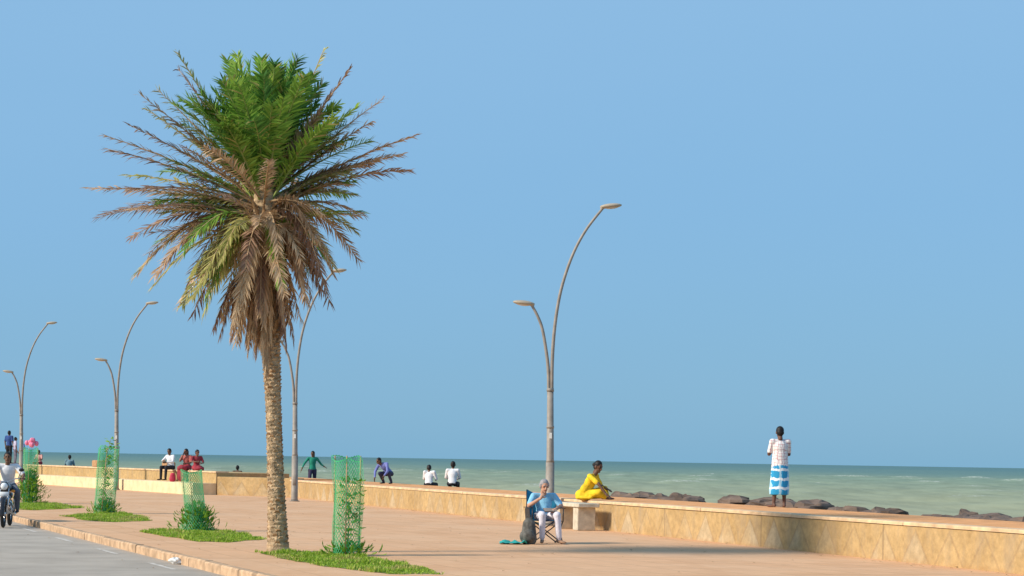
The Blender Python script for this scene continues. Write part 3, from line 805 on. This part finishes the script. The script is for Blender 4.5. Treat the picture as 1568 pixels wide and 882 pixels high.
human('man_standing', (5.62, 41.75, .618), math.pi+.12, stand, skin=(.13, .065, .045), shirt=shirtc, pants=lungi, skirtmat=lungi, legcover='bare', voxel=.013, extra=shirt_tail, sr=.053,
      skirt=[((0, 0, .96), .16, .12, None), ((0, 0, .85), .185, .14, None), ((0, -.005, .6), .20, .15, None), ((.01, 0, .36), .215, .165, None), ((.01, 0, .27), .205, .16, None)])

sari = mat('sari_yellow', (.74, .48, .02), .85, .28, 7, .8, 12); sarib = mat('sari_peach', (.74, .36, .16), .85, .15, 7)
wom = dict(pel=(0, .06, .12), che=(.0, -.10, .43), head=(.02, -.24, .70), face=(-.25, -1, -.45), shR=(-.16, -.13, .50), elR=(-.20, -.36, .34), wrR=(-.18, -.52, .14), hdR=(0, -.8, -.5), pnR=(0, 0, -1),
    shL=(.16, -.11, .50), elL=(.22, -.22, .30), wrL=(.10, -.40, .24), hdL=(-.3, -.8, -.2), pnL=(0, 0, -1),
    hipR=(-.09, 0, .11), knR=(-.16, -.36, .17), anR=(-.02, -.42, .07), toR=(.02, -.50, .04),
    hipL=(.09, 0, .11), knL=(.18, -.32, .24), anL=(.06, -.44, .07), toL=(.05, -.54, .04))
def drape(B):
    B.ell((0, .06, .11), (.22, .20, .13), 2); B.cap((-.10, .0, .22), (.14, -.12, .49), .12, .09, 2, flat=((0, 1, 0), .9)); B.cap((.13, -.02, .46), (.12, .14, .14), .09, .11, 2, flat=((0, 1, 0), .5))
    B.cap((0, -.05, .13), (0, -.36, .12), .19, .14, 2, flat=((0, 0, 1), .6)); B.cap((-.18, .10, .05), (-.18, -.16, .05), .08, .06, 3, flat=((0, 0, 1), .6))
human('woman_seated', (1.72, 45.25, .645), math.radians(62), wom, skin=(.14, .07, .045), shirt=sari, pants=sari, hairstyle='bun', female=True, voxel=.012, extra=drape, scale=1.08)

wsh = mat('shirt_white', (.72, .72, .74), .9, .06, 8, .4, 16); dkp = mat('trousers_dark', (.02, .02, .025), .85, .2)
SIT = dict(pel=(0, 0, .12), che=(0, -.06, .47), head=(0, -.12, .73), shR=(-.18, -.05, .55), elR=(-.24, -.14, .30), wrR=(-.14, -.34, .26), hdR=(.2, -1, -.1), shL=(.18, -.05, .55), elL=(.24, -.14, .30), wrL=(.14, -.34, .26), hdL=(-.2, -1, -.1),
    hipR=(-.1, 0, .09), knR=(-.14, -.42, .10), anR=(-.13, -.44, -.34), toR=(-.14, -.58, -.40), hipL=(.1, 0, .09), knL=(.14, -.42, .10), anL=(.13, -.44, -.34), toL=(.14, -.58, -.40))
human('man_sitting', (-1.95, 65.55, .618), math.pi-.1, SIT, shirt=wsh, pants=dkp, sleeve='long', voxel=.02, scale=.97)
s2 = dict(SIT); s2.update(head=(.06, -.16, .68), che=(.03, -.1, .45), face=(.4, -1, -.4))
human('man_sitting', (-2.8, 67.4, .56), math.pi-.3, s2, shirt=wsh, pants=dkp, sleeve='long', voxel=.02, scale=.93)
bl = mat('shirt_violet_blue', (.17, .20, .48), .9, .15, 8)
s3 = dict(pel=(.1, .12, .42), che=(-.0, -.12, .70), head=(-.10, -.30, .86), face=(-.5, -1, -.4), shR=(-.20, -.12, .74), elR=(-.28, -.26, .46), wrR=(-.2, -.40, .22), hdR=(0, -.3, -1), shL=(.18, -.16, .76), elL=(.28, -.26, .48), wrL=(.20, -.38, .30), hdL=(-.1, -.3, -1),
    hipR=(0, .12, .38), knR=(-.08, -.26, .40), anR=(-.06, .0, .08), toR=(-.08, -.16, .03), hipL=(.2, .12, .38), knL=(.28, -.22, .42), anL=(.26, .04, .08), toL=(.28, -.12, .03))
human('man_crouching', (-4.40, 69.2, .618), math.radians(-30), s3, shirt=bl, pants=mat('trousers_navy', (.04, .045, .09), .85), sleeve='long', voxel=.02, scale=.92, shoes=dkp)
gt = mat('top_teal_green', (.02, .24, .16), .9, .2)
wk = dict(elR=(-.36, -.06, 1.16), wrR=(-.46, -.10, .94), elL=(.36, .02, 1.16), wrL=(.50, .0, 1.06), hdR=(-.4, 0, -.9), hdL=(.8, 0, -.5), knR=(-.13, -.16, .52), anR=(-.16, -.02, .10), toR=(-.18, -.18, .04), knL=(.10, .04, .5), anL=(.12, .20, .10), toL=(.14, .06, .03), face=(-.5, -1, -.2))
human('woman_walking', (-8.6, 85.9, .02), math.radians(10), wk, shirt=gt, pants=mat('trousers_plum', (.05, .04, .08), .9), female=True, sleeve='long', hairstyle='long', voxel=.022, scale=1.02)
human('bather', (-13.9, 100.8, .12), math.pi, SIT, shirt=mat('shirt_brown', (.12, .08, .06), .9), pants=dkp, voxel=.024, scale=1.05)
human('bather', (-11.4, 93.4, .08), math.pi, SIT, shirt=mat('shirt_navy', (.04, .05, .12), .9), pants=dkp, voxel=.024, scale=1.05)

s4 = dict(SIT); s4.update(elR=(-.27, -.2, .36), wrR=(-.10, -.36, .36), hdR=(.8, -.3, .1), elL=(.25, -.16, .32), wrL=(.08, -.36, .30), face=(.3, -1, -.25))
human('man_sitting', (-13.75, 80.35, .90), math.radians(-35), s4, shirt=wsh, pants=dkp, shoes=dkp, sleeve='long', voxel=.02)
mr = mat('sari_maroon', (.30, .035, .05), .85, .3, 9); rd = mat('kurta_red', (.42, .12, .10), .85, .3, 9)
s5 = dict(SIT); s5.update(elR=(-.2, -.22, .36), wrR=(-.06, -.24, .58), hdR=(.2, .1, 1), face=(-.3, -1, -.1))
def drape2(B): B.ell((0, -.02, .12), (.21, .22, .13), 3); B.cap((0, -.1, .1), (0, -.42, .08), .2, .19, 3, flat=((0, 0, 1), .5)); B.cap((0, -.44, .06), (0, -.46, -.26), .17, .19, 3, flat=((0, 1, 0), .5))
human('woman_sitting', (-12.95, 79.4, .90), math.radians(-20), s5, shirt=rd, pants=mr, female=True, hairstyle='long', voxel=.02, extra=drape2, skin=(.18, .09, .06))
human('woman_sitting', (-12.5, 78.9, .90), math.radians(25), s4, shirt=mr, pants=mr, female=True, hairstyle='bun', voxel=.02, extra=drape2, scale=.96, skin=(.2, .1, .07))
B = Buf(); B.cap((0, 0, .1), (0, 0, .25), .13, .10, 0, flat=((0, 1, 0), .6)); B.tube([(-.07, 0, .3), (-.05, 0, .42), (.05, 0, .42), (.07, 0, .3)], .01, 0, 6)
vs, fs, ms = remesh(B, .012, 2); o = obj_from('handbag', vs, fs, [mat('bag_red', (.5, .03, .07), .6)], ms, True); o.location = (-13.45, 78.95, .44)

human('man_standing', (-26.0, 102.9, .90), math.radians(160), None, shirt=mat('shirt_navy_blue', (.03, .07, .22), .9), pants=dkp, voxel=.024, shoes=dkp)
human('man_standing', (-25.2, 101.0, .90), math.radians(120), None, shirt=mat('shirt_lilac', (.45, .42, .55), .9), pants=mat('trousers_grey', (.16, .15, .2), .9), voxel=.024, scale=.8)
human('woman_standing', (-24.6, 99.9, .90), math.radians(-30), None, shirt=mat('kurta_blue', (.12, .20, .40), .9), pants=wsh, voxel=.024, scale=.72, female=True, hairstyle='long')
human('woman_sitting', (-23.6, 99.5, .90), math.radians(-20), SIT, shirt=mat('top_pink', (.62, .34, .30), .9), pants=mr, female=True, voxel=.024, scale=.85)
human('bather', (-23.3, 104.8, .55), math.pi, SIT, shirt=mat('shirt_teal', (.15, .25, .3), .9), pants=dkp, voxel=.024)
e = empty('balloon_bunch', (-23.9, 98.9, 1.95)); B = Buf()
for i in range(8):
    p = V((R.uniform(-.25, .25), R.uniform(-.15, .15), R.uniform(-.12, .2))); B.ell(p, (.11, .11, .135), 0, n=10); B.tube([p-V((0, 0, .12)), V((0, 0, -.85))], .003, 1, 4)
B.obj('balloons', [mat('balloon_pink', (.80, .22, .34), .35, .1), M['black']], True, e)

# ------------------------------------------------------------------ motorcycle and rider
MB = V((-11.12, 43.9, -.13)); ym = math.radians(8)
e = empty('motorcycle', MB, ym)
chrome = mat('chrome', (.55, .55, .56), .25, .05, metallic=.9); bp_ = mat('bike_paint_black', (.02, .02, .025), .25, .1, spec=.5); tyre = mat('tyre_rubber', (.025, .025, .025), .85)
def torus(B, c, Rr, r, mi, n=28, m=10, fl=.8):
    rs = []
    for i in range(n):
        a = 2*math.pi*i/n; cc = V(c)+V((0, math.cos(a)*Rr, math.sin(a)*Rr)); d = V((0, math.cos(a), math.sin(a)))
        rs.append([cc+d*math.cos(2*math.pi*k/m)*r+V((1, 0, 0))*math.sin(2*math.pi*k/m)*r*fl for k in range(m)])
    rs.append(rs[0]); B.rings(rs, mi, False)
B = Buf()
for yc in (-.66, .64):
    torus(B, (0, yc, .30), .25, .05, 0); torus(B, (0, yc, .30), .195, .014, 1)
    B.tube([(-.06, yc, .3), (.06, yc, .3)], .045, 1, 12)
    for k in range(18):
        a = k*math.pi/9; B.tube([(0, yc, .3), (0, yc+.2*math.cos(a), .3+.2*math.sin(a))], .0035, 1, 4)
B.obj('wheels', [tyre, chrome], True, e)
B = Buf()
for x in (-.085, .085): B.tube([(x, -.66, .30), (x, -.56, .62), (x*.9, -.44, .98)], .022, 1, 8); B.tube([(x, .64, .3), (x*1.4, .48, .68)], .028, 1, 8)
B.tube([(-.36, -.24, 1.06), (-.22, -.34, 1.07), (-.08, -.42, 1.0), (.08, -.42, 1.0), (.22, -.34, 1.07), (.36, -.24, 1.06)], .013, 1, 8)
for sx in (-1, 1):
    B.tube([(sx*.26, -.31, 1.07), (sx*.33, -.36, 1.22)], .006, 0, 6); B.ell((sx*.34, -.36, 1.26), (.06, .02, .04), 0, n=10)
    B.cap((sx*.17, -.50, .80), (sx*.20, -.52, .80), .028, .028, 3, n=8); B.cap((sx*.30, -.28, 1.065), (sx*.38, -.22, 1.06), .019, .019, 0, n=8)
B.ell((0, -.53, .90), (.10, .09, .10), 2); B.ell((0, -.565, .90), (.082, .075, .082), 4)
B.cap((0, -.36, .86), (0, -.02, .84), .12, .13, 2); B.cap((0, .05, .80), (0, .62, .82), .11, .10, 0, flat=((0, 0, 1), .5))
B.cap((0, .35, .68), (0, .8, .70), .09, .05, 2); B.ell((0, -.05, .45), (.14, .19, .17), 1); B.ell((0, -.18, .62), (.10, .1, .12), 1)
B.tube([(.1, -.2, .5), (.14, -.26, .32), (.15, .1, .27), (.15, .75, .33)], [.02, .02, .03, .035], 1, 8)
B.tube([(0, -.42, .95), (0, -.30, .55), (0, -.2, .3), (0, .2, .3), (0, .3, .7)], .022, 0, 8)
B.box((0, -.59, .73), (.20, .012, .10), 4, None, .004)
g = [V((0, -.66+math.cos(math.radians(a))*.33, .3+math.sin(math.radians(a))*.33)) for a in range(20, 181, 16)]
for p, q in zip(g, g[1:]): B.cap(p, q, .06, .06, 2, flat=((0, 1, 0), .4), n=8)
B.obj('body', [M['black'], chrome, bp_, mat('indicator_amber', (.7, .25, .02), .3), mat('headlamp_glass', (.75, .77, .78), .15, .05, spec=.6)], True, e)
rider = dict(pel=(0, .22, .90), che=(0, .10, 1.26), head=(0, .02, 1.52), shR=(-.19, .08, 1.34), elR=(-.36, -.05, 1.14), wrR=(-.36, -.21, 1.10), hdR=(.05, -.5, -.15), pnR=(0, -.3, -1), shL=(.19, .08, 1.34), elL=(.36, -.05, 1.14), wrL=(.36, -.21, 1.10), hdL=(-.05, -.5, -.15), pnL=(0, -.3, -1),
    hipR=(-.1, .2, .88), knR=(-.24, -.18, .78), anR=(-.22, .08, .40), toR=(-.22, -.08, .33), hipL=(.1, .2, .88), knL=(.24, -.18, .78), anL=(.22, .08, .40), toL=(.22, -.08, .33))
human('motorcycle_rider', MB, ym, rider, shirt=wsh, pants=mat('jeans_grey', (.10, .12, .16), .9), shoes=dkp, voxel=.015, curl=1.1)

B = Buf(); B.ell((0, 0, .05), (.09, .05, .05), 0, n=9); B.ell((.07, .02, .03), (.06, .05, .035), 0, n=8)
for v in B.v: v += V((noise.noise(v*25), noise.noise(v*25+V((5, 0, 0))), .0))*.03
o = B.obj('paper_litter', [M['paper']]); o.location = (-5.05, 30.0, -.12)
# wind-blown dry leaves and grit on the paving
L = Leaves()
for i in range(420):
    y = R.uniform(24, 60); x = R.uniform(kx(y)-1.5, wallX(y)-.1)
    if R.random() < .5: x = wallX(y)-abs(R.gauss(0, .3))-.05
    a = R.uniform(0, 6.28); d = V((math.cos(a), math.sin(a), .15)).normalized(); s = V((-math.sin(a), math.cos(a), 0))
    L.broad(V((x, y, .012 if x > kx(y) else -.118)), d, s, R.uniform(.03, .08), R.uniform(.015, .035), lerp3((.20, .12, .06), (.5, .38, .2), R.random()))
L.obj('fallen_leaves')

# ------------------------------------------------------------------ light, sky, camera
el = math.radians(32); az = math.atan2(-.93, -.37)
w = bpy.data.worlds.new('World'); scn.world = w; w.use_nodes = True
n, l = w.node_tree.nodes, w.node_tree.links
sky = n.new('ShaderNodeTexSky'); sky.sky_type = 'NISHITA'; sky.sun_disc = False; sky.sun_elevation = el; sky.sun_rotation = az
sky.air_density = 1.0; sky.dust_density = 1.0; sky.ozone_density = 2.0
bg = n['Background']; bg.inputs['Strength'].default_value = .1
tcw = n.new('ShaderNodeTexCoord'); sp = n.new('ShaderNodeSeparateXYZ'); l.new(tcw.outputs['Generated'], sp.inputs[0])
cloud = noisen(n, l, mapping(n, l, tcw.outputs['Generated'], (1.2, 1.2, 5)), 1.5, 4, .5)
hz = mth(n, l, 'ADD', sp.outputs[2], mth(n, l, 'MULTIPLY', mth(n, l, 'SUBTRACT', cloud, .5), .09))
veil = ramp(n, l, hz, [(0, (.215, .475, .705)), (.05, (.215, .475, .735)), (.13, (.235, .495, .79)), (.24, (.285, .54, .83)), (1, (.27, .50, .80))])
vs10 = mixc(n, l, 1.0, veil, (10, 10, 10), 'MULTIPLY')
l.new(mixc(n, l, .84, sky.outputs[0], vs10), bg.inputs['Color'])
sd = bpy.data.lights.new('sun', 'SUN'); sd.energy = 5.0; sd.angle = math.radians(9); sd.color = (1, .90, .75)
so = bpy.data.objects.new('sun', sd); COL.objects.link(so)
toS = V((math.sin(az)*math.cos(el), math.cos(az)*math.cos(el), math.sin(el)))
so.rotation_euler = toS.to_track_quat('Z', 'Y').to_euler()
so.location = (-20, 0, 30)
cam = bpy.data.cameras.new('camera'); co = bpy.data.objects.new('camera', cam); COL.objects.link(co)
a = math.radians(.94); c, s = math.cos(a), math.sin(a)
co.matrix_world = Matrix(((c, -s, 0, 0), (0, 0, -1, 0), (s, c, 0, 1.53), (0, 0, 0, 1)))
cam.sensor_width = 36; cam.lens = 70.0; cam.shift_y = .1677; cam.clip_end = 200000; cam.clip_start = .1
scn.camera = co
scn.view_settings.view_transform = 'Standard'; scn.view_settings.look = 'None'; scn.view_settings.exposure = 0
